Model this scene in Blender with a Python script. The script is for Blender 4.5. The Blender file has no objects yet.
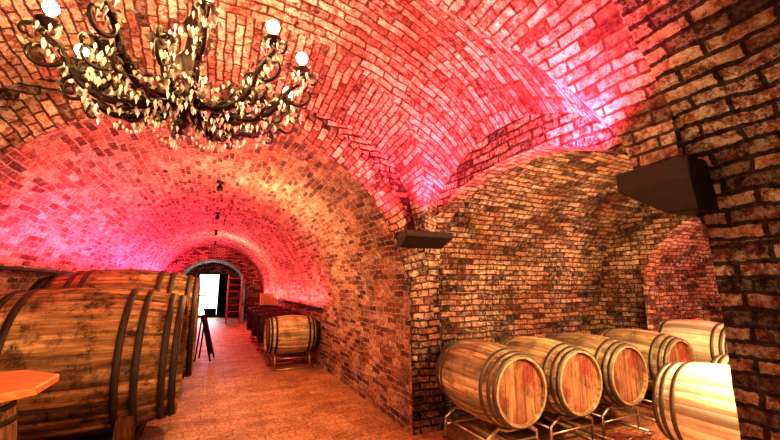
import bpy, math, random
from mathutils import Vector, noise, Matrix
random.seed(7)
S = bpy.context.scene
COL = S.collection

# ------------------------------------------------------------------ helpers
def wob(p, a=0.012):
    v = Vector(p)
    n = noise.noise_vector(v*1.7)*a + noise.noise_vector(v*6.0)*a*0.5
    return (p[0]+n.x, p[1]+n.y, p[2]+n.z)

def new_obj(name, verts, faces, mats, uvs=None, smooth=False, midx=None, parent=None, rnd=None):
    me = bpy.data.meshes.new(name)
    me.from_pydata(verts, [], faces)
    if not isinstance(mats, (list, tuple)): mats = [mats]
    for m in mats: me.materials.append(m)
    if midx: me.polygons.foreach_set('material_index', midx)
    if uvs is not None:
        uvl = me.uv_layers.new(name='UVMap')
        if isinstance(uvs[0], list):      # per face loops
            flat = []
            for f in uvs:
                for c in f: flat += [c[0], c[1]]
        else:
            flat = []
            for f in faces:
                for vi in f: flat += [uvs[vi][0], uvs[vi][1]]
        uvl.data.foreach_set('uv', flat)
    if rnd is not None:
        a = me.attributes.new('rnd', 'FLOAT', 'FACE')
        a.data.foreach_set('value', rnd)
    if smooth is True:
        me.polygons.foreach_set('use_smooth', [True]*len(faces))
    elif isinstance(smooth, list):
        me.polygons.foreach_set('use_smooth', smooth)
    me.update()
    ob = bpy.data.objects.new(name, me)
    COL.objects.link(ob)
    if parent: ob.parent = parent
    return ob

def empty(name, loc=(0,0,0), rot=(0,0,0)):
    e = bpy.data.objects.new(name, None); COL.objects.link(e)
    e.location = loc; e.rotation_euler = rot; e.empty_display_size = .1
    return e

def grid(name, us, vs, fn, mat, smooth=True, w=0.014):
    verts=[]; uv=[]; faces=[]
    for u in us:
        for v in vs:
            p,t = fn(u,v); verts.append(wob(p,w) if w else p); uv.append(t)
    n=len(vs)
    for i in range(len(us)-1):
        for j in range(n-1):
            a=i*n+j; faces.append((a,a+1,a+n+1,a+n))
    return new_obj(name,verts,faces,mat,uv,smooth)

def lin(a,b,n): return [a+(b-a)*i/(n-1) for i in range(n)]

class MB:   # mesh builder
    def __init__(s): s.v=[]; s.f=[]; s.m=[]; s.sm=[]; s.uv=[]; s.r=[]
    def add(s, vs, fs, mi=0, smooth=False, uv=None, r=0.5):
        o=len(s.v); s.v+= [tuple(x) for x in vs]
        for k,f in enumerate(fs):
            s.f.append(tuple(i+o for i in f)); s.m.append(mi[k] if isinstance(mi,list) else mi); s.sm.append(smooth)
            s.uv.append([uv[i] if uv else (vs[i][0]+vs[i][2]*.3, vs[i][1]+vs[i][2]) for i in f])
            s.r.append(r[k] if isinstance(r,list) else r)
    def box(s,c,d,mi=0,rz=0,rx=0,r=0.5):
        M=Matrix.Rotation(rz,3,'Z')@Matrix.Rotation(rx,3,'X')
        vs=[]
        for x in(-.5,.5):
            for y in(-.5,.5):
                for z in(-.5,.5):
                    p=M@Vector((x*d[0],y*d[1],z*d[2])); vs.append((c[0]+p.x,c[1]+p.y,c[2]+p.z))
        s.add(vs,[(0,1,3,2),(4,6,7,5),(0,4,5,1),(2,3,7,6),(0,2,6,4),(1,5,7,3)],mi,r=r)
    def tube(s,pts,r,mi=0,n=8,closed=False):
        pts=[Vector(p) for p in pts]; N=len(pts)
        rs = r if isinstance(r,(list,tuple)) else [r]*N
        up=Vector((0,0,1)); vs=[]; prev=None
        for i,p in enumerate(pts):
            if closed: t=(pts[(i+1)%N]-pts[i-1])
            else: t=(pts[min(i+1,N-1)]-pts[max(i-1,0)])
            t.normalize()
            if prev is None:
                a = up if abs(t.z)<.9 else Vector((1,0,0))
                x=t.cross(a).normalized()
            else:
                x=(prev-t*prev.dot(t)).normalized()
            prev=x; y=t.cross(x)
            for k in range(n):
                an=2*math.pi*k/n
                vs.append(tuple(p+(x*math.cos(an)+y*math.sin(an))*rs[i]))
        fs=[]
        for i in range(N if closed else N-1):
            for k in range(n):
                a=i*n+k; b=i*n+(k+1)%n; j=(i+1)%N
                fs.append((a,b,j*n+(k+1)%n,j*n+k))
        if not closed:
            fs.append(tuple(range(n-1,-1,-1))); fs.append(tuple((N-1)*n+k for k in range(n)))
        s.add(vs,fs,mi,True)
    def lathe(s,prof,c,mi=0,n=20,smooth=True):   # prof (r,z) about z through c
        vs=[];fs=[]
        for r,z in prof:
            for k in range(n):
                a=2*math.pi*k/n; vs.append((c[0]+r*math.cos(a),c[1]+r*math.sin(a),c[2]+z))
        for i in range(len(prof)-1):
            for k in range(n):
                fs.append((i*n+k,i*n+(k+1)%n,(i+1)*n+(k+1)%n,(i+1)*n+k))
        s.add(vs,fs,mi,smooth)
    def crystal(s,c,r,h,mi=0):
        vs=[(c[0],c[1],c[2]+h*.35)]
        a0=random.random()*3
        for k in range(5):
            a=a0+k*2*math.pi/5; vs.append((c[0]+r*math.cos(a),c[1]+r*math.sin(a),c[2]))
        vs.append((c[0],c[1],c[2]-h*.65))
        fs=[]
        for k in range(5):
            fs+= [(0,1+k,1+(k+1)%5),(6,1+(k+1)%5,1+k)]
        s.add(vs,fs,mi)
    def leaf(s,c,d,L,W,mi=0):
        d=Vector(d).normalized(); sd=d.cross(Vector((random.uniform(-1,1),random.uniform(-1,1),random.uniform(-1,1)))).normalized()
        nn=d.cross(sd); c=Vector(c)
        prof=[(0,.15,0),(.3,1,.12),(.6,.8,.1),(.85,.45,-.05),(1,.05,-.25)]
        vs=[];fs=[]
        for t,w,b in prof:
            m=c+d*t*L+nn*b*L
            vs+= [m-sd*w*W*.5, m-nn*.12*W, m+sd*w*W*.5]
        for i in range(4):
            for k in range(2):
                a=i*3+k; fs.append((a,a+1,a+4,a+3))
        s.add([tuple(v) for v in vs],fs,mi,True)
    def obj(s,name,mats,parent=None,rnd=True):
        return new_obj(name,s.v,s.f,mats,s.uv,s.sm,s.m,parent,s.r if rnd else None)

# ------------------------------------------------------------------ materials
def base(name):
    m=bpy.data.materials.new(name); m.use_nodes=True
    nt=m.node_tree; b=nt.nodes['Principled BSDF']
    return m,nt,b
def N(nt,t,**k):
    n=nt.nodes.new(t)
    for a,v in k.items(): setattr(n,a,v)
    return n
def ramp(nt,stops,inp):
    r=N(nt,'ShaderNodeValToRGB'); e=r.color_ramp.elements
    while len(e)<len(stops): e.new(.5)
    for i,(p,c) in enumerate(stops):
        e[i].position=p; e[i].color=(c[0],c[1],c[2],1) if isinstance(c,(tuple,list)) else (c,c,c,1)
    nt.links.new(inp,r.inputs[0]); return r.outputs[0]
def mix(nt,f,a,b,bt='MIX'):
    n=N(nt,'ShaderNodeMix',data_type='RGBA',blend_type=bt)
    for i,v in ((0,f),(6,a),(7,b)):
        if isinstance(v,(float,int)): n.inputs[i].default_value=v if i==0 else (v,v,v,1)
        elif isinstance(v,tuple): n.inputs[i].default_value=(*v,1)
        else: nt.links.new(v,n.inputs[i])
    return n.outputs[2]
def math_n(nt,op,a,b,c=None):
    n=N(nt,'ShaderNodeMath',operation=op)
    for i,v in enumerate((a,b,c)):
        if v is None: continue
        if isinstance(v,(int,float)): n.inputs[i].default_value=v
        else: nt.links.new(v,n.inputs[i])
    return n.outputs[0]
def noise_n(nt,vec,scale,detail=4,rough=.6):
    n=N(nt,'ShaderNodeTexNoise'); n.inputs['Scale'].default_value=scale
    n.inputs['Detail'].default_value=detail; n.inputs['Roughness'].default_value=rough
    if vec is not None: nt.links.new(vec,n.inputs['Vector'])
    return n
def simple(name,col,rough=.5,metal=0,emit=None,es=0,var=0.25,bump=.15,scale=25):
    m,nt,b=base(name)
    tc=N(nt,'ShaderNodeTexCoord'); n=noise_n(nt,tc.outputs['Object'],scale)
    c=mix(nt,1.0,col,ramp(nt,[(.3,1-var),(.7,1+var*.4)],n.outputs[0]),'MULTIPLY')
    nt.links.new(c,b.inputs['Base Color'])
    b.inputs['Roughness'].default_value=rough; b.inputs['Metallic'].default_value=metal
    if bump:
        bp=N(nt,'ShaderNodeBump'); bp.inputs['Strength'].default_value=bump; bp.inputs['Distance'].default_value=.01
        nt.links.new(n.outputs[0],bp.inputs['Height']); nt.links.new(bp.outputs[0],b.inputs['Normal'])
    if emit:
        b.inputs['Emission Color'].default_value=(*emit,1); b.inputs['Emission Strength'].default_value=es
    return m

def brick_mat(name, stops, mortar, lime=.35, soot=.5, bw=.225, rh=.066, ms=.009, bump=1.0, limecol=(.90,.82,.70), rough=.85, bd=.025):
    m,nt,b=base(name); L=nt.links
    uv=N(nt,'ShaderNodeUVMap'); uv.uv_map='UVMap'
    tc=N(nt,'ShaderNodeTexCoord'); P=tc.outputs['Object']
    def warp(src,scale,amt,det):
        wn=noise_n(nt,P,scale,det)
        sub=N(nt,'ShaderNodeVectorMath',operation='SUBTRACT'); L.new(wn.outputs['Color'],sub.inputs[0]); sub.inputs[1].default_value=(.5,.5,.5)
        sc=N(nt,'ShaderNodeVectorMath',operation='SCALE'); L.new(sub.outputs[0],sc.inputs[0]); sc.inputs['Scale'].default_value=amt
        ad=N(nt,'ShaderNodeVectorMath',operation='ADD'); L.new(src,ad.inputs[0]); L.new(sc.outputs[0],ad.inputs[1])
        return ad.outputs[0]
    v=warp(uv.outputs[0],4,.05,2); v=warp(v,38,.018,3)
    bt=N(nt,'ShaderNodeTexBrick'); L.new(v,bt.inputs['Vector'])
    bt.inputs['Color1'].default_value=(0,0,0,1); bt.inputs['Color2'].default_value=(1,1,1,1); bt.inputs['Mortar'].default_value=(.5,.5,.5,1)
    bt.inputs['Scale'].default_value=1; bt.inputs['Mortar Size'].default_value=ms; bt.inputs['Mortar Smooth'].default_value=.3
    bt.inputs['Brick Width'].default_value=bw; bt.inputs['Row Height'].default_value=rh; bt.inputs['Bias'].default_value=0
    rndb=bt.outputs['Color']
    col=ramp(nt,stops,rndb)
    fine=noise_n(nt,P,30,8,.78)
    col=mix(nt,1.0,col,ramp(nt,[(.35,.2),(.47,.75),(.56,1.25),(.68,2.1)],fine.outputs[0]),'MULTIPLY')
    big=noise_n(nt,P,1.9,6,.7)
    sf=ramp(nt,[(.46,0),(.60,soot)],big.outputs[0])
    col=mix(nt,sf,col,mix(nt,1.0,col,(.20,.13,.11),'MULTIPLY'))
    mcol=mix(nt,1.0,mortar,ramp(nt,[(.36,.2),(.62,1.4)],noise_n(nt,P,9,5,.7).outputs[0]),'MULTIPLY')
    l1=noise_n(nt,P,19,9,.85); l2=noise_n(nt,P,1.5,5,.65)
    lm=math_n(nt,'MULTIPLY',ramp(nt,[(.46,0),(.56,1)],l1.outputs[0]),ramp(nt,[(.40,.22*lime),(.56,lime)],l2.outputs[0]))
    lm=math_n(nt,'MULTIPLY',lm,ramp(nt,[(.1,.4),(.6,1)],rndb))
    col=mix(nt,lm,col,limecol)
    col=mix(nt,math_n(nt,'MULTIPLY',bt.outputs['Fac'],.85),col,mcol)
    L.new(col,b.inputs['Base Color']); b.inputs['Roughness'].default_value=rough
    b.inputs['Specular IOR Level'].default_value=.25
    h=math_n(nt,'SUBTRACT',1,bt.outputs['Fac'])
    h=math_n(nt,'MULTIPLY_ADD',fine.outputs[0],2.0,h)
    h=math_n(nt,'MULTIPLY_ADD',rndb,.6,h)
    bp=N(nt,'ShaderNodeBump'); bp.inputs['Strength'].default_value=bump; bp.inputs['Distance'].default_value=bd
    L.new(h,bp.inputs['Height']); L.new(bp.outputs[0],b.inputs['Normal'])
    return m

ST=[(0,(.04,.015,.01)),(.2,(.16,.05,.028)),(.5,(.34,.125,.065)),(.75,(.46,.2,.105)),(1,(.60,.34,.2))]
STV=[(0,(.10,.035,.025)),(.2,(.30,.10,.07)),(.5,(.48,.19,.13)),(.75,(.60,.29,.2)),(1,(.76,.5,.38))]
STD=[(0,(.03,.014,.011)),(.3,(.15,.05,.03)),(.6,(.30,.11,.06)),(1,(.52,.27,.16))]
M_vault=brick_mat('brick_vault',STV,(.08,.035,.025),lime=1.0,soot=.7)
M_tun=brick_mat('brick_tunnel',STV,(.60,.42,.34),lime=.45,soot=.75,ms=.008)
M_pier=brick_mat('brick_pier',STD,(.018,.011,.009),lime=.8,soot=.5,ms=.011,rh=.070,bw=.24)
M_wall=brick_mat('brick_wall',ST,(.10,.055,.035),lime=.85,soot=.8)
M_ring=brick_mat('brick_ring',STV,(.08,.045,.03),lime=.9,soot=.6,bw=.14,rh=.075)
M_floor=brick_mat('floor_paving',[(0,(.42,.20,.11)),(.5,(.50,.25,.14)),(1,(.56,.29,.17))],(.32,.15,.08),lime=.5,soot=.45,bw=.3,rh=.15,ms=.006,bump=.5,limecol=(.8,.55,.36),rough=.5,bd=.01)

def wood_mat(name,c_dark,c_mid,c_light,rough=.8,stain=.5,us=28,vs=2.2,red=0,vary=.5):
    m,nt,b=base(name); L=nt.links
    uv=N(nt,'ShaderNodeUVMap'); uv.uv_map='UVMap'
    at=N(nt,'ShaderNodeAttribute'); at.attribute_name='rnd'
    cx=N(nt,'ShaderNodeCombineXYZ'); L.new(at.outputs['Fac'],cx.inputs[2])
    s=N(nt,'ShaderNodeVectorMath',operation='MULTIPLY'); L.new(uv.outputs[0],s.inputs[0]); s.inputs[1].default_value=(us,vs,1)
    a=N(nt,'ShaderNodeVectorMath',operation='MULTIPLY_ADD'); L.new(cx.outputs[0],a.inputs[0]); a.inputs[1].default_value=(0,0,30); L.new(s.outputs[0],a.inputs[2])
    g=noise_n(nt,a.outputs[0],1.0,6,.65)
    col=ramp(nt,[(.3,c_dark),(.5,c_mid),(.7,c_light)],g.outputs[0])
    col=mix(nt,1.0,col,ramp(nt,[(0,vary),(1,1.3)],at.outputs['Fac']),'MULTIPLY')
    tc=N(nt,'ShaderNodeTexCoord'); st=noise_n(nt,tc.outputs['Object'],5,7,.8)
    col=mix(nt,ramp(nt,[(.48,0),(.62,stain)],st.outputs[0]),col,tuple(x*.35 for x in c_dark))
    if red:
        st2=noise_n(nt,tc.outputs['Object'],3.2,5,.7)
        col=mix(nt,ramp(nt,[(.46,0),(.6,red)],st2.outputs[0]),col,(.22,.035,.03))
    L.new(col,b.inputs['Base Color']); b.inputs['Roughness'].default_value=rough
    b.inputs['Specular IOR Level'].default_value=.25
    bp=N(nt,'ShaderNodeBump'); bp.inputs['Strength'].default_value=.4; bp.inputs['Distance'].default_value=.006
    L.new(g.outputs[0],bp.inputs['Height']); L.new(bp.outputs[0],b.inputs['Normal'])
    return m
M_oak=wood_mat('oak_light',(.24,.15,.08),(.54,.40,.25),(.82,.68,.50),stain=.6)
M_oakhead=wood_mat('oak_head',(.15,.07,.04),(.34,.18,.10),(.52,.32,.2),stain=.7,red=.7,vary=.75)
M_oakpale=wood_mat('oak_pale',(.5,.4,.28),(.76,.67,.53),(.88,.82,.68),stain=.2)
M_old=wood_mat('oak_aged',(.06,.035,.018),(.30,.18,.09),(.64,.45,.26),stain=.85,us=14,vs=1.4)
M_olddark=wood_mat('oak_dark',(.03,.012,.008),(.12,.045,.02),(.24,.1,.04),stain=.6)
M_table=wood_mat('table_wood',(.55,.2,.08),(.78,.33,.13),(.92,.45,.2),rough=.4,stain=.1,us=5,vs=40)
M_hoop=simple('hoop_iron',(.07,.055,.045),.65,.5)
M_hoopg=simple('hoop_galvanised',(.20,.18,.15),.55,.7)
M_red=simple('head_red',(.75,.06,.10),.5)
M_steel=simple('rack_steel',(.6,.52,.4),.35,.8)
M_dark=simple('dark_metal',(.02,.014,.012),.5,.6)
M_black=simple('black_void',(.012,.008,.006),.9)
M_corb=simple('corbel_stone',(.028,.014,.012),.75,0,bump=.6)
M_bronze=simple('chandelier_iron',(.035,.02,.016),.5,.5)
M_cryst=simple('chandelier_leaves',(.34,.31,.24),.35,.1,var=.9,scale=14)
M_glass=simple('chandelier_crystal',(.9,.9,.8),.1,0,var=.2,bump=0)
M_bulb=simple('bulb_glow',(1,.85,.5),.3,0,(1,.78,.38),60,0,0)
M_candle=simple('candle_sleeve',(.9,.8,.55),.5)
M_daylight=simple('window_daylight',(.7,.85,1),.2,0,(.72,.88,1),2.0,.1,0,3)
M_redp=simple('red_paint',(.4,.05,.04),.5)
M_card=simple('cardboard',(.6,.42,.25),.8)

# ------------------------------------------------------------------ geometry constants
Y1=3.55; Y0=.93; YC=2.24
R=1.95; ZS=1.15
YE=17.0
def tun_prof(n=64):
    return [(-R*math.cos(math.pi*i/(n-1)), ZS+R*math.sin(math.pi*i/(n-1)), R*math.pi*i/(n-1)) for i in range(n)]
TP=tun_prof()
ys=lin(Y1,YE,110)
grid('ceiling_tunnel',range(len(TP)),ys,lambda i,y:((TP[i][0],y,TP[i][1]),(y,TP[i][2]+ZS)),M_tun)
zs=lin(0,ZS,9)
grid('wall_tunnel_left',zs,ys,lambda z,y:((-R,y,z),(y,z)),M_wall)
grid('wall_tunnel_right',zs,ys,lambda z,y:((R,y,z),(y,z)),M_tun)

# main bay vault height field
AX=2.0; BY=1.09; SP=2.0
def cA(y): return 3.62-.27*(y-Y0)/(Y1-Y0)+.10*(1-((y-YC)/1.31)**2)
def A(x,y):
    t=abs(x)/AX
    return SP if t>=1 else SP+(cA(y)-SP)*(1-t**2.3)**(1/2.3)
def dB(x):
    t=min(1,abs(x)/2.2); return 2.58+1.12*(1-t*t)**.62
def B(x,y):
    t=abs(y-YC)/BY
    return SP if t>=1 else SP+(dB(x)-SP)*(1-t**2.0)**.5
def arcs(fn,vals):
    s=[0]
    for i in range(1,len(vals)):
        s.append(s[-1]+math.hypot(vals[i]-vals[i-1],fn(vals[i])-fn(vals[i-1])))
    return s
n=90
xv=[-2.12]+[AX*math.sin(math.pi/2*(-1+2*i/(2*n))) for i in range(2*n+1)]+[2.12]
yv=[Y0]+[YC+BY*math.sin(math.pi/2*(-1+2*i/(2*n))) for i in range(2*n+1)]+[Y1]
sx=arcs(lambda x:A(x,YC),xv); sy=arcs(lambda y:B(1.0,y),yv)
verts=[];faces=[];uvs=[]
for i,x in enumerate(xv):
    for j,y in enumerate(yv):
        verts.append(wob((x,y,max(A(x,y),B(x,y)))))
ny=len(yv)
for i in range(len(xv)-1):
    for j in range(ny-1):
        f=(i*ny+j,i*ny+j+1,(i+1)*ny+j+1,(i+1)*ny+j)
        xm=(xv[i]+xv[i+1])/2; ym=(yv[j]+yv[j+1])/2
        faces.append(f)
        if A(xm,ym)>=B(xm,ym):
            uvs.append([(yv[j],sx[i]),(yv[j+1],sx[i]),(yv[j+1],sx[i+1]),(yv[j],sx[i+1])])
        else:
            uvs.append([(xv[i],sy[j]),(xv[i],sy[j+1]),(xv[i+1],sy[j+1]),(xv[i+1],sy[j])])
new_obj('ceiling_main',verts,faces,M_vault,uvs,True)

# front wall with tunnel opening
def tz(x): return ZS+math.sqrt(max(0,R*R-x*x)) if abs(x)<R else 0
xs=[-2.3,-2.1,-R-.0001]+[-R*math.cos(math.pi*i/80) for i in range(1,80)]+[R+.0001,2.1,2.3]
def fw(i,k):
    x=xs[i]; b=tz(x); t=max(A(x,Y1),SP+.03)+.05 if abs(x)<2.12 else 3.0
    z=b+(t-b)*k/14
    return ((x,Y1,z),(x,z))
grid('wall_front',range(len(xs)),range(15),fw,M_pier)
def ring(name,rin,rout,y,depth):
    mb=MB(); n=60
    vs=[];fs=[];uv=[]
    for i in range(n+1):
        a=math.pi*i/n
        for r,yy in ((rin,y+.02),(rin,y-depth),(rout,y-depth),(rout,y+.02)):
            vs.append(wob((-r*math.cos(a),yy,ZS+r*math.sin(a)))); uv.append(((r if yy<y else r+ (.1 if r==rout else -.1)),a*R))
    for i in range(n):
        for k in range(3): 
            a=i*4+k; fs.append((a,a+1,a+5,a+4))
    mb.add(vs,fs,0,True,uv); mb.obj(name,[M_ring],rnd=False)
ring('trim_1',R-.002,R+.27,Y1,.012)

# right side arch in plane x = 2.12 .. 2.3
def sa(y):
    t=abs(y-2.24)/1.31
    return 1.72+.80*math.sqrt(max(0,1-t*t))
yy=[2.24-1.31*math.cos(math.pi*i/60) for i in range(61)]
sl=arcs(sa,yy)
grid('trim_2',range(61),[2.11,2.17,2.24,2.31],lambda i,x:((x,yy[i],sa(yy[i])),(x,sl[i])),M_ring)
def side(name,x,topfn,mat):
    grid(name,range(61),range(9),lambda i,k:((x,yy[i],sa(yy[i])+(topfn(yy[i])-sa(yy[i]))*k/8),(yy[i],sa(yy[i])+(topfn(yy[i])-sa(yy[i]))*k/8)),mat)
side('wall_right_spandrel',2.11,lambda y:max(sa(y)+.01,B(2.12,y)+.06),M_pier)
side('wall_bay_left_spandrel',2.31,lambda y:3.05,M_pier)
grid('wall_pier_far_side',lin(0,3.0,14),lin(Y1,3.78,4),lambda z,y:((2.3,y,z),(y,z)),M_pier)
ZN=1.7; AN=2.15; BN=1.66
yn=lin(-1.8,Y0,30)
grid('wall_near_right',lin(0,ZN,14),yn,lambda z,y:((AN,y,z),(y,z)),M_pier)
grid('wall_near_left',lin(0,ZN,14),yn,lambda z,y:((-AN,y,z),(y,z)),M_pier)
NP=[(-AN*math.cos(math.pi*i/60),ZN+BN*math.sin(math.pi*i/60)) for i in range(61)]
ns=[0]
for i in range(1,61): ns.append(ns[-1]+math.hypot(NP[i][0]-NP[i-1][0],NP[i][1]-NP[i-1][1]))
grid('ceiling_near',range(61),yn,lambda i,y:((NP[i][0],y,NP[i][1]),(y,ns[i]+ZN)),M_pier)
def hdr(i,k):
    x,z0=NP[i]
    if z0>2.0: z0=min(z0,A(x,Y0)-.02)
    z=z0+(3.9-z0)*k/6
    return ((x,Y0,z),(x,z))
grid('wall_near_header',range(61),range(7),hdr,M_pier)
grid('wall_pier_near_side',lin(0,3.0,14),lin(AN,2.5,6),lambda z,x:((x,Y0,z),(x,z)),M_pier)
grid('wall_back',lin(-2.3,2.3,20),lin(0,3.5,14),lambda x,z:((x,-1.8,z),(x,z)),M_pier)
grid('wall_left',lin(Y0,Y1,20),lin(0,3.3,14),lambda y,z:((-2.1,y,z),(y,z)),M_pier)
# right bay
YB=3.78; YN=.2; XE=8.0
grid('wall_bay_back',lin(2.3,XE,40),lin(0,1.4,8),lambda x,z:((x,YB,z),(x,z)),M_wall)
grid('wall_bay_near',lin(2.15,XE,30),lin(0,1.4,8),lambda x,z:((x,YN,z),(x,z)),M_wall)
cy=(YB+YN)/2; hy=(YB-YN)/2
BP=[(cy-hy*math.cos(math.pi*i/50),1.4+1.5*math.sin(math.pi*i/50)) for i in range(51)]
bs=[0]
for i in range(1,51): bs.append(bs[-1]+math.hypot(BP[i][0]-BP[i-1][0],BP[i][1]-BP[i-1][1]))
grid('ceiling_bay',range(51),lin(2.3,XE,50),lambda i,x:((x,BP[i][0],BP[i][1]),(x,-bs[i])),M_wall)
grid('wall_bay_end',lin(YN,YB,20),lin(0,2.95,14),lambda y,z:((XE,y,z),(y,z)),M_wall)
grid('wall_bay_side',lin(YN,Y0,6),lin(0,2.95,14),lambda y,z:((2.5,y,z),(y,z)),M_pier)
def arch_wall(name,x,x2,ya,yb,zsp,rise,mat):
    c=(ya+yb)/2; h=(yb-ya)/2
    ys_=[YN,(YN+ya)/2,ya-.0001]+[c-h*math.cos(math.pi*i/40) for i in range(1,40)]+[yb+.0001,(yb+YB)/2,YB]
    def bot(y): 
        t=abs(y-c)/h
        return 0 if t>=1 else zsp+rise*math.sqrt(1-t*t)
    mb=MB()
    for xx in (x,x2):
        vs=[];fs=[];uv=[]
        for y in ys_:
            for k in range(10):
                b=bot(y); z=b+(2.98-b)*k/9; vs.append(wob((xx,y,z))); uv.append((y,z))
        for i in range(len(ys_)-1):
            for k in range(9):
                a=i*10+k; fs.append((a,a+1,a+11,a+10))
        mb.add(vs,fs,0,True,uv)
    pts=[(ya,0),(ya,zsp*.5),(ya,zsp)]+[(c-h*math.cos(math.pi*i/40),zsp+rise*math.sin(math.pi*i/40)) for i in range(1,40)]+[(yb,zsp),(yb,zsp*.5),(yb,0)]
    vs=[];fs=[];uv=[];s=0
    for i,(y,z) in enumerate(pts):
        if i: s+=math.hypot(y-pts[i-1][0],z-pts[i-1][1])
        for xx in (x,x2): vs.append(wob((xx,y,z))); uv.append((xx,s))
    for i in range(len(pts)-1): fs.append((2*i,2*i+1,2*i+3,2*i+2))
    mb.add(vs,fs,0,True,uv)
    mb.obj(name,[mat],rnd=False)
arch_wall('wall_bay_cross_arch',5.36,5.6,.9,3.15,1.35,1.05,M_wall)

def end_wall():
    h=1.3; zsp=1.35
    xs_=[-2,-1.65,-h-.0001]+[-h*math.cos(math.pi*i/40) for i in range(1,40)]+[h+.0001,1.65,2]
    def bot(x):
        return 0 if abs(x)>=h else zsp+1.2*math.sqrt(max(0,1-(x/h)**2))
    grid('wall_tunnel_end',range(len(xs_)),range(9),lambda i,k:((xs_[i],YE,bot(xs_[i])+(3.2-bot(xs_[i]))*k/8),(xs_[i],bot(xs_[i])+(3.2-bot(xs_[i]))*k/8)),M_wall)
    P=[(-h,0),(-h,zsp)]+[(-h*math.cos(math.pi*i/30),zsp+1.2*math.sin(math.pi*i/30)) for i in range(1,30)]+[(h,zsp),(h,0)]
    grid('wall_end_passage',range(len(P)),lin(YE,19.8,10),lambda i,y:((P[i][0],y,P[i][1]),(y,i*.12)),M_pier)
    grid('wall_passage_back',lin(-1.4,1.4,8),lin(0,2.7,8),lambda x,z:((x,19.8,z),(x,z)),M_pier)
end_wall()
grid('floor',lin(-2.6,XE+.3,60),lin(-2,20.2,110),lambda x,y:((x,y,0),(x,y)),M_floor,w=.004)

# corbels (room trim)
def corbel(name,x0,x1,y0,y1,zt=2.06,zb=1.90):
    mb=MB(); e=(zt-zb)*.4
    s=1 if y1>y0 else -1
    yw=y0-s*.06
    vs=[(x0,yw,zt),(x1,yw,zt),(x1,y1,zt),(x0,y1,zt),(x0,yw,zt-e),(x1,yw,zt-e),(x1,y1,zt-e),(x0,y1,zt-e),
        (x0+.03,yw,zb),(x1-.03,yw,zb),(x1-.03,y0+s*.07,zb),(x0+.03,y0+s*.07,zb)]
    fs=[(0,1,2,3),(0,4,5,1),(1,5,6,2),(2,6,7,3),(3,7,4,0),(4,8,9,5),(5,9,10,6),(6,10,11,7),(7,11,8,4),(8,11,10,9)]
    mb.add(vs,fs,0); ob=mb.obj(name,[M_corb],rnd=False)
    bv=ob.modifiers.new('b','BEVEL'); bv.width=.008; bv.segments=2
corbel('trim_3',1.76,2.33,Y1,3.29)
corbel('trim_4',1.93,2.5,Y0,1.21,2.09,1.84)
corbel('trim_5',-2.2,-1.76,Y1,3.29)
corbel('trim_6',-2.2,-1.93,Y0,1.21)

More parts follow.
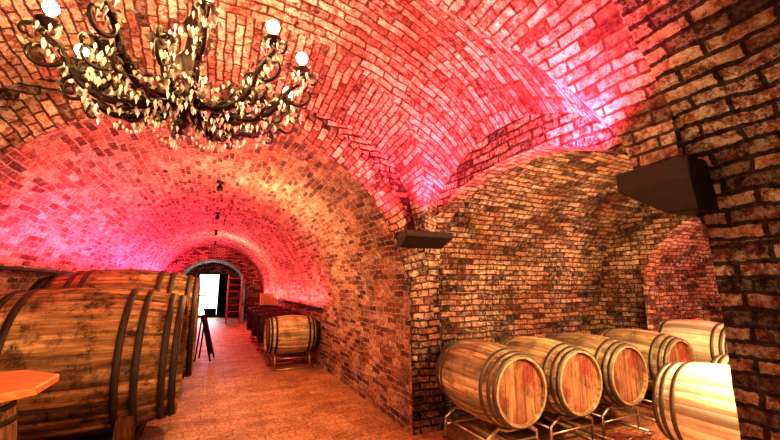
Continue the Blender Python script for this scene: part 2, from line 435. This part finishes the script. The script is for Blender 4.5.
# ------------------------------------------------------------------ barrels
def barrel(name,loc,L,rm,re,rz=0,wood=M_oak,head=M_oakhead,hoop=M_hoopg,nst=26,hoops=(.0,.12,.30),hw=.035,roll=0,planks=7,parent=None):
    mb=MB(); M=20; rec=.035*L
    def rad(t): return re+(rm-re)*(1-(abs(t))**2.1)
    ts=[-1+2*i/M for i in range(M+1)]
    N_=nst*4
    offs=[0,.10,.5,.90]
    vs=[];uv=[]
    for t in ts:
        for s_ in range(nst):
            for k,o in enumerate(offs):
                a=2*math.pi*(s_+o)/nst+roll
                r=rad(t)-(.006*rm/.35 if k==0 else 0)
                vs.append((r*math.cos(a),t*L/2,r*math.sin(a))); uv.append((a*rm,t*L/2))
    fs=[];rr=[]; sr=[random.random() for _ in range(nst)]
    for i in range(M):
        for k in range(N_):
            fs.append((i*N_+k,(i+1)*N_+k,(i+1)*N_+(k+1)%N_,i*N_+(k+1)%N_)); rr.append(sr[k//4])
    mb.add(vs,fs,0,True,uv,rr)
    th=.07*rm
    for sgn in(-1,1):   # chime rim + inner lip
        vs=[];fs=[];n=72
        for (r,y) in ((re-.004,L/2),(re-th,L/2),(re-th,L/2-rec)):
            for k in range(n):
                a=2*math.pi*k/n; vs.append((r*math.cos(a),sgn*y,r*math.sin(a)))
        for i in range(2):
            for k in range(n): fs.append((i*n+k,i*n+(k+1)%n,(i+1)*n+(k+1)%n,(i+1)*n+k))
        mb.add(vs,fs,0,False)
        yb=sgn*(L/2-rec-.006)
        vs=[((re-th*.5)*math.cos(2*math.pi*k/40),yb,(re-th*.5)*math.sin(2*math.pi*k/40)) for k in range(40)]
        mb.add(vs,[tuple(range(40))],3)
        rh=re-th+.003; yh=sgn*(L/2-rec); g=.0018*rm/.35
        for p in range(planks):
            xa=-rh+2*rh*p/planks+g; xb=-rh+2*rh*(p+1)/planks-g
            xx=lin(xa,xb,6)
            top=[(x,yh,math.sqrt(max(0,rh*rh-x*x))) for x in xx]; bot=[(x,yh,-z) for x,_,z in reversed(top)]
            pv=top+bot
            mb.add(pv,[tuple(range(len(pv)))],1,False,[(q[0],q[2]+p) for q in pv],random.random())
    def hoop_at(yc,w):
        n=72; prof=[]; hth=.006*rm/.35
        for (dy,dr) in ((-w/2,0.001),(-w/2,hth),(0,hth*1.1),(w/2,hth),(w/2,.001)):
            y=yc+dy; t=max(-1,min(1,y/(L/2))); prof.append((rad(t)+dr,y))
        vs=[];fs=[]
        for r,y in prof:
            for k in range(n):
                a=2*math.pi*k/n; vs.append((r*math.cos(a),y,r*math.sin(a)))
        for i in range(4):
            for k in range(n): fs.append((i*n+k,(i+1)*n+k,(i+1)*n+(k+1)%n,i*n+(k+1)%n))
        mb.add(vs,fs,2,True)
    for h in hoops:
        for sgn in(-1,1): hoop_at(sgn*(L/2*(1-h)-hw*.55),hw)
    vs=[];n=14
    for r,z in ((.03,rm-.01),(.03,rm+.006),(.022,rm+.012)):
        for k in range(n): vs.append((r*math.cos(2*math.pi*k/n),r*math.sin(2*math.pi*k/n),z))
    fs=[tuple(range(2*n,3*n))]
    for i in range(2):
        for k in range(n): fs.append((i*n+k,i*n+(k+1)%n,(i+1)*n+(k+1)%n,(i+1)*n+k))
    mb.add(vs,fs,1)
    ob=mb.obj(name,[wood,head,hoop,M_black],parent)
    ob.location=loc; ob.rotation_euler=(0,0,rz)
    return ob

def rack(name,loc,w=.56,d=.62,ztop=.27,rz=0,zc=.61):
    mb=MB(); r=.014
    for sy in(-1,1):
        y=sy*d/2
        rad_=.325
        mid=[]
        for i in range(9):
            a=-math.pi/2+(-.75+1.5*i/8)*.62
            mid.append(((rad_+.02)*math.cos(a),y,zc-.005+(rad_+.02)*math.sin(a)))
        allp=[(-w/2,y,.012),(-w/2,y,ztop-.05)]+mid+[(w/2,y,ztop-.05),(w/2,y,.012)]
        mb.tube(allp,r,0,8)
        mb.tube([(-w/2,y,.15),(w/2,y,.15)],r*.8,0,8)
    for sx in(-1,1):
        mb.tube([(sx*w/2,-d/2-.10,.014),(sx*w/2,d/2+.06,.014)],r,0,8)
        mb.tube([(sx*w/2,-d/2,.2),(sx*w/2,d/2,.2)],r*.8,0,8)
        mb.tube([(sx*w/2,-d/2-.10,.014),(sx*w/2-sx*.03,-d/2-.15,.02),(sx*w/2-sx*.10,-d/2-.17,.03),(sx*w/2-sx*.2,-d/2-.17,.05)],r*.9,0,8)
    ob=mb.obj(name,[M_steel],rnd=False); ob.location=loc; ob.rotation_euler=(0,0,rz)
    return ob

LB=.92
row=[(2.47,3.0,M_oak,M_oakhead),(3.19,2.98,M_oak,M_oakhead),(3.90,2.97,M_oak,M_oakhead),(4.86,2.98,M_oak,M_oakhead),(6.0,2.90,M_oakpale,M_red)]
k=0
for i,(x,y,wm,hm) in enumerate(row):
    zc=.60 if i<4 else .68
    barrel('wine_barrel' if k==0 else 'wine_barrel.%03d'%k,(x,y,zc),LB,.35,.29,0,wm,hm,M_hoopg,roll=.1*i,planks=5+i%3)
    rack('barrel_rack' if k==0 else 'barrel_rack.%03d'%k,(x,y,0),zc=zc,ztop=zc-.34); k+=1
for x in (3.52,4.32):
    barrel('wine_barrel.%03d'%k,(x,1.47,.56),LB,.35,.29,.03,M_oakpale,M_oakhead,M_hoopg); rack('barrel_rack.%03d'%k,(x,1.47,0),zc=.56,ztop=.22); k+=1
for i,y in enumerate((7.35,8.6,9.8,11.2)):
    barrel('wine_barrel.%03d'%k,(1.42,y,.58),.9,.35,.29,math.pi/2,M_oak if i==0 else M_olddark,M_oakhead if i==0 else M_olddark,M_hoop)
    rack('barrel_rack.%03d'%k,(1.42,y,0),rz=math.pi/2,zc=.58,ztop=.24); k+=1
def cask(name,x,y,zc,L,rm,re,nst):
    e=empty(name,(x,y,0))
    barrel('staves_and_hoops',(0,0,zc),L,rm,re,math.pi/2,M_old,M_olddark,M_hoop,nst=nst,hoops=(.0,.10,.34,.50),hw=.055,planks=9,parent=e)
    mb=MB()
    for sx in(-1,1):
        xx=sx*L*.28
        mb.box((xx,0,.06),(.14,1.1,.12))
        for sy in(-1,1):
            mb.box((xx,sy*rm*.62,.2),(.13,.26,.26),rx=sy*.5)
    mb.obj('cradle',[M_olddark],e)
cask('large_cask',-1.07,4.62,.80,1.68,.675,.57,30)
cask('large_cask.001',-1.02,6.15,.93,1.72,.78,.66,32)
cask('large_cask.002',-1.0,7.85,.9,1.6,.76,.64,32)

mb=MB()
for sx in(-1,1):
    mb.tube([(sx*.2,-.22,.01),(sx*.16,0,.88)],.018,0,6)
    mb.tube([(sx*.2,.06,.01),(sx*.16,0,.88)],.014,0,6)
vs=[(-.19,-.19,.12),(.19,-.19,.12),(.165,-.01,.86),(-.165,-.01,.86),(-.19,-.205,.12),(.19,-.205,.12),(.165,-.025,.86),(-.165,-.025,.86)]
mb.add(vs,[(0,1,2,3),(4,7,6,5),(0,4,5,1),(2,6,7,3),(0,3,7,4),(1,5,6,2)],0)
mb.tube([(-.17,0,.88),(.17,0,.88)],.018,0,6)
ob=mb.obj('a_frame_sign',[M_dark],rnd=False); ob.location=(-.10,8.7,0); ob.rotation_euler=(0,0,math.radians(80))

# table bottom-left standing on an upright cask
t=empty('barrel_table',(-1.26,3.02,0))
mb=MB()
def oct(r,z,a0=math.pi/8): return [(r*math.cos(a0+k*math.pi/4),r*math.sin(a0+k*math.pi/4),z) for k in range(8)]
rings=[(.43,.885),(.45,.892),(.45,.925),(.44,.935)]
vs=[]
for r,z in rings: vs+=oct(r,z)
fs=[tuple(range(7,-1,-1)),tuple(range(24,32))]
for i in range(3):
    for k2 in range(8): fs.append((i*8+k2,i*8+(k2+1)%8,(i+1)*8+(k2+1)%8,(i+1)*8+k2))
mb.add(vs,fs,0)
mb.obj('tabletop',[M_table],t)
ob=barrel('cask_base',(0,0,.442),.884,.30,.245,0,M_old,M_olddark,M_hoop,nst=20,hw=.03,parent=t)
ob.rotation_euler=(math.pi/2,0,0)

d=empty('door_1',(-.12,19.76,0))
mb=MB()
mb.box((-.45,0,1.0),(.07,.08,2.0)); mb.box((.45,0,1.0),(.07,.08,2.0)); mb.box((0,0,2.03),(.97,.08,.08)); mb.box((0,0,.06),(.84,.05,.1)); mb.box((-.12,0,1.15),(.04,.06,1.7)); mb.box((-.28,0,1.0),(.30,.05,.05)); mb.box((.15,-.01,.25),(.5,.05,.3))
mb.box((.62,-.22,1.02),(.05,.6,1.95),rz=-.5)
mb.obj('frame',[M_dark],d,False)
mb=MB(); mb.box((0,.01,1.05),(.84,.02,1.88)); mb.obj('glass',[M_daylight],d,False)
mb=MB()
for sx in(-1,1):
    mb.box((sx*.25,-.2,.95),(.05,.04,1.92),rx=-.10)
    mb.box((sx*.25,.2,.95),(.04,.04,1.92),rx=.10)
for i in range(7):
    z=.2+i*.26; mb.box((0,-.3+.1*z+.02,z),(.5,.09,.03))
ob=mb.obj('step_ladder',[M_redp],rnd=False); ob.location=(.85,16.3,0)
mb=MB(); mb.box((0,0,.16),(.45,.35,.3)); mb.box((0,-.005,.315),(.47,.37,.012)); mb.box((0,-.178,.2),(.08,.004,.2))
ob=mb.obj('cardboard_box',[M_card],rnd=False); ob.location=(1.5,11.2,.935)

for i,y in enumerate((6.2,9.0,12.0,15.0)):
    mb=MB(); mb.lathe([(.005,0),(.05,0),(.05,-.02),(.02,-.03),(.02,-.06),(.04,-.07),(.045,-.14),(.03,-.14),(.005,-.13)],(0,0,0),0,16)
    ob=mb.obj('ceiling_spotlight' if i==0 else 'ceiling_spotlight.%03d'%i,[M_dark],rnd=False); ob.location=(0,y,3.095)

# ------------------------------------------------------------------ chandelier
CH=Vector((-.20,2.10,2.50))
ch=empty('chandelier',CH)
fr=MB(); cr=MB(); bl=MB(); cd=MB()
fr.lathe([(.005,-.20),(.02,-.19),(.035,-.16),(.015,-.13),(.03,-.10),(.085,-.06),(.10,-.02),(.06,.03),(.03,.08),(.045,.14),(.07,.18),(.03,.24),(.02,.34),(.05,.40),(.02,.46),(.012,.55)],(0,0,0),0,24)
for i in range(11):  # chain
    z=.56+i*.055; a=(i%2)*math.pi/2
    fr.tube([(.018*math.cos(q)*math.cos(a),.018*math.cos(q)*math.sin(a),z+.033*math.sin(q)) for q in [k2*2*math.pi/12 for k2 in range(12)]],.005,0,6,True)
fr.lathe([(.005,1.12),(.03,1.14),(.07,1.17),(.09,1.20),(.09,1.23)],(0,0,-.02),0,20)
def bez(p,n=18):
    out=[]
    P=[Vector(q) for q in p]
    for s_ in range(0,len(P)-1,3):
        for i in range(n):
            t_=i/n; a,b,c,d_=P[s_:s_+4]
            out.append(a*(1-t_)**3+3*b*t_*(1-t_)**2+3*c*t_*t_*(1-t_)+d_*t_**3)
    out.append(P[-1]); return out
bulbs=[]
def arm(a,R_,zt,drop,light=True):
    ca,sa_=math.cos(a),math.sin(a)
    pr=[(.06,0),(.20*R_/.6,-drop),(.42*R_/.6,-drop*1.1),(.50*R_/.6,-.02),(.56*R_/.6,zt*.7),(.66*R_/.6,zt*.5),(R_,zt)]
    pts=bez([(r*ca,r*sa_,z) for r,z in pr])
    m=len(pts); fr.tube(pts,[.020-.009*i/m for i in range(m)],0,7)
    for (bi,sc,sg) in ((6,.06,-1),(12,.085,1),(20,.085,-1),(28,.055,1)):
        c=pts[bi]; sp=[]
        for i in range(22):
            q=i/21*4.9; r=sc*(1-i/26)
            rr_=r*math.cos(q)-sc; zz=r*math.sin(q)*sg
            sp.append(Vector((c.x+rr_*ca*-1,c.y+rr_*sa_*-1,c.z+zz)))
        fr.tube(sp,[.011-.005*i/22 for i in range(22)],0,6)
        for i in range(3,22,4):
            cr.leaf(sp[i],(random.gauss(0,1),random.gauss(0,1),random.gauss(0,1)),random.uniform(.03,.05),random.uniform(.016,.026))
    e=pts[-1]
    cd.lathe([(.004,-.03),(.02,-.02),(.04,.005),(.048,.012),(.04,.014),(.012,.012)],tuple(e),1,14)
    if light:
        cd.lathe([(.014,.01),(.014,.05),(.004,.052)],tuple(e),0,10)
        b=(e.x,e.y,e.z+.08)
        bl.lathe([(.001,-.032),(.014,-.029),(.026,-.014),(.031,0),(.026,.016),(.014,.029),(.001,.034)],b,0,14)
        bulbs.append(b)
    for i in range(4,m-2,2):
        p=pts[i]
        for _ in range(4):
            o=Vector((random.gauss(0,.024),random.gauss(0,.024),random.gauss(0,.022)))
            cr.leaf(p+o,(random.gauss(0,1)+ca*.5,random.gauss(0,1)+sa_*.5,random.gauss(0,.8)),random.uniform(.022,.05),random.uniform(.012,.025))
        if i%2==0: cr.crystal((p.x+random.gauss(0,.015),p.y+random.gauss(0,.015),p.z-.05),.009,.045,1)
    for k2 in range(6):
        q=k2*math.pi/3; cr.crystal((e.x+.043*math.cos(q),e.y+.043*math.sin(q),e.z-.03),.008,.045,1)
for dg,R_ in ((56,.50),(18,.58),(-22,.60),(-48,.56),(-80,.52),(-118,.55),(158,.56),(-168,.56),(100,.56)):
    arm(math.radians(dg),R_,.15,.17)
for dg in (35,-35,-100,128,-145,178,75,0):
    arm(math.radians(dg),.38,.05,.10,False)
for i in range(12):
    a1=2*math.pi*i/12; a2=a1+2*math.pi/12
    for k2 in range(10):
        t_=k2/9; a=a1+(a2-a1)*t_; r=.40; z=-.07-.08*math.sin(math.pi*t_)
        cr.crystal((r*math.cos(a),r*math.sin(a),z),.009,.026,1)
for i in range(60):
    a=random.random()*6.28; r=random.uniform(.03,.11); cr.crystal((r*math.cos(a),r*math.sin(a),random.uniform(-.14,.4)),.009,.05,1)
fr.obj('frame',[M_bronze],ch,False); cr.obj('crystals_and_leaves',[M_cryst,M_glass],ch,False)
bl.obj('bulbs',[M_bulb],ch,False); cd.obj('candle_cups',[M_candle,M_bronze],ch,False)

# ------------------------------------------------------------------ lights
def plight(name,loc,col,e,r=.1):
    l=bpy.data.lights.new(name,'POINT'); l.color=col; l.energy=e; l.shadow_soft_size=r
    o=bpy.data.objects.new(name,l); COL.objects.link(o); o.location=loc; return o
def alight(name,loc,rot,col,e,sx,sy,spread=180):
    l=bpy.data.lights.new(name,'AREA'); l.shape='RECTANGLE'; l.size=sx; l.size_y=sy; l.color=col; l.energy=e; l.spread=math.radians(spread)
    o=bpy.data.objects.new(name,l); COL.objects.link(o); o.location=loc; o.rotation_euler=rot; return o
WARM=(1,.70,.30); PINK=(1,.07,.22)
for i in range(0,len(bulbs)):
    b=bulbs[i]
    plight('chandelier_bulb_light.%03d'%i,(CH.x+b[0],CH.y+b[1],CH.z+b[2]),WARM,24,.037)
plight('fill_near_room',(-1.4,-.3,2.0),(1,.64,.36),180,.2)  # added warm fill out of view beside the camera, not a real lamp
plight('lamp_bay',(3.3,.75,2.0),(1,.70,.36),240,.15)
plight('lamp_bay_far',(6.6,1.3,2.0),(1,.36,.30),150,.15)
alight('led_strip_light_left',(-1.45,10.6,1.70),(0,math.radians(176),0),PINK,330,.08,12.5)
alight('led_strip_light_right',(1.75,11.5,1.1),(0,math.radians(-165),0),(1,.12,.14),110,.08,9)
mb=MB(); mb.box((-1.79,10.4,1.66),(.07,12.5,.03)); mb.obj('trim_7',[M_dark],rnd=False)
mb=MB(); mb.box((1.88,11.5,1.06),(.06,9,.03)); mb.obj('trim_8',[M_dark],rnd=False)
plight('lamp_tunnel_warm',(.5,5.6,2.2),(1,.64,.30),75,.06)
plight('lamp_tunnel_far',(.5,13.0,2.3),(1,.35,.25),70,.06)
alight('door_daylight',(-.12,19.6,1.2),(math.radians(-90),0,0),(.8,.9,1),30,.8,1.7)
def spot(name,loc,tgt,col,e,ang=110):
    l=bpy.data.lights.new(name,'SPOT'); l.color=col; l.energy=e; l.spot_size=math.radians(ang); l.spot_blend=.8; l.shadow_soft_size=.03
    o=bpy.data.objects.new(name,l); COL.objects.link(o); o.location=loc
    o.rotation_euler=(Vector(tgt)-Vector(loc)).to_track_quat('-Z','Y').to_euler(); return o
spot('uplight_far_pier',(1.85,3.15,2.12),(1.3,2.9,3.2),(1,.08,.20),130,165)
spot('uplight_near_pier',(1.85,1.4,2.14),(1.5,1.8,3.2),(1,.08,.20),260,165)

w=bpy.data.worlds.new('World'); S.world=w; w.use_nodes=True
w.node_tree.nodes['Background'].inputs[0].default_value=(.5,.3,.2,1); w.node_tree.nodes['Background'].inputs[1].default_value=.1
S.view_settings.view_transform='Standard'
try: S.view_settings.look='High Contrast'
except Exception as ex: print(ex)
S.view_settings.exposure=0.5

cam=bpy.data.cameras.new('camera'); cam.lens=16.98; cam.sensor_width=36
co=bpy.data.objects.new('camera',cam); COL.objects.link(co)
co.location=(0,0,1.5); co.rotation_euler=(math.radians(100),0,math.radians(-25.5)); cam.clip_start=.02
S.camera=co
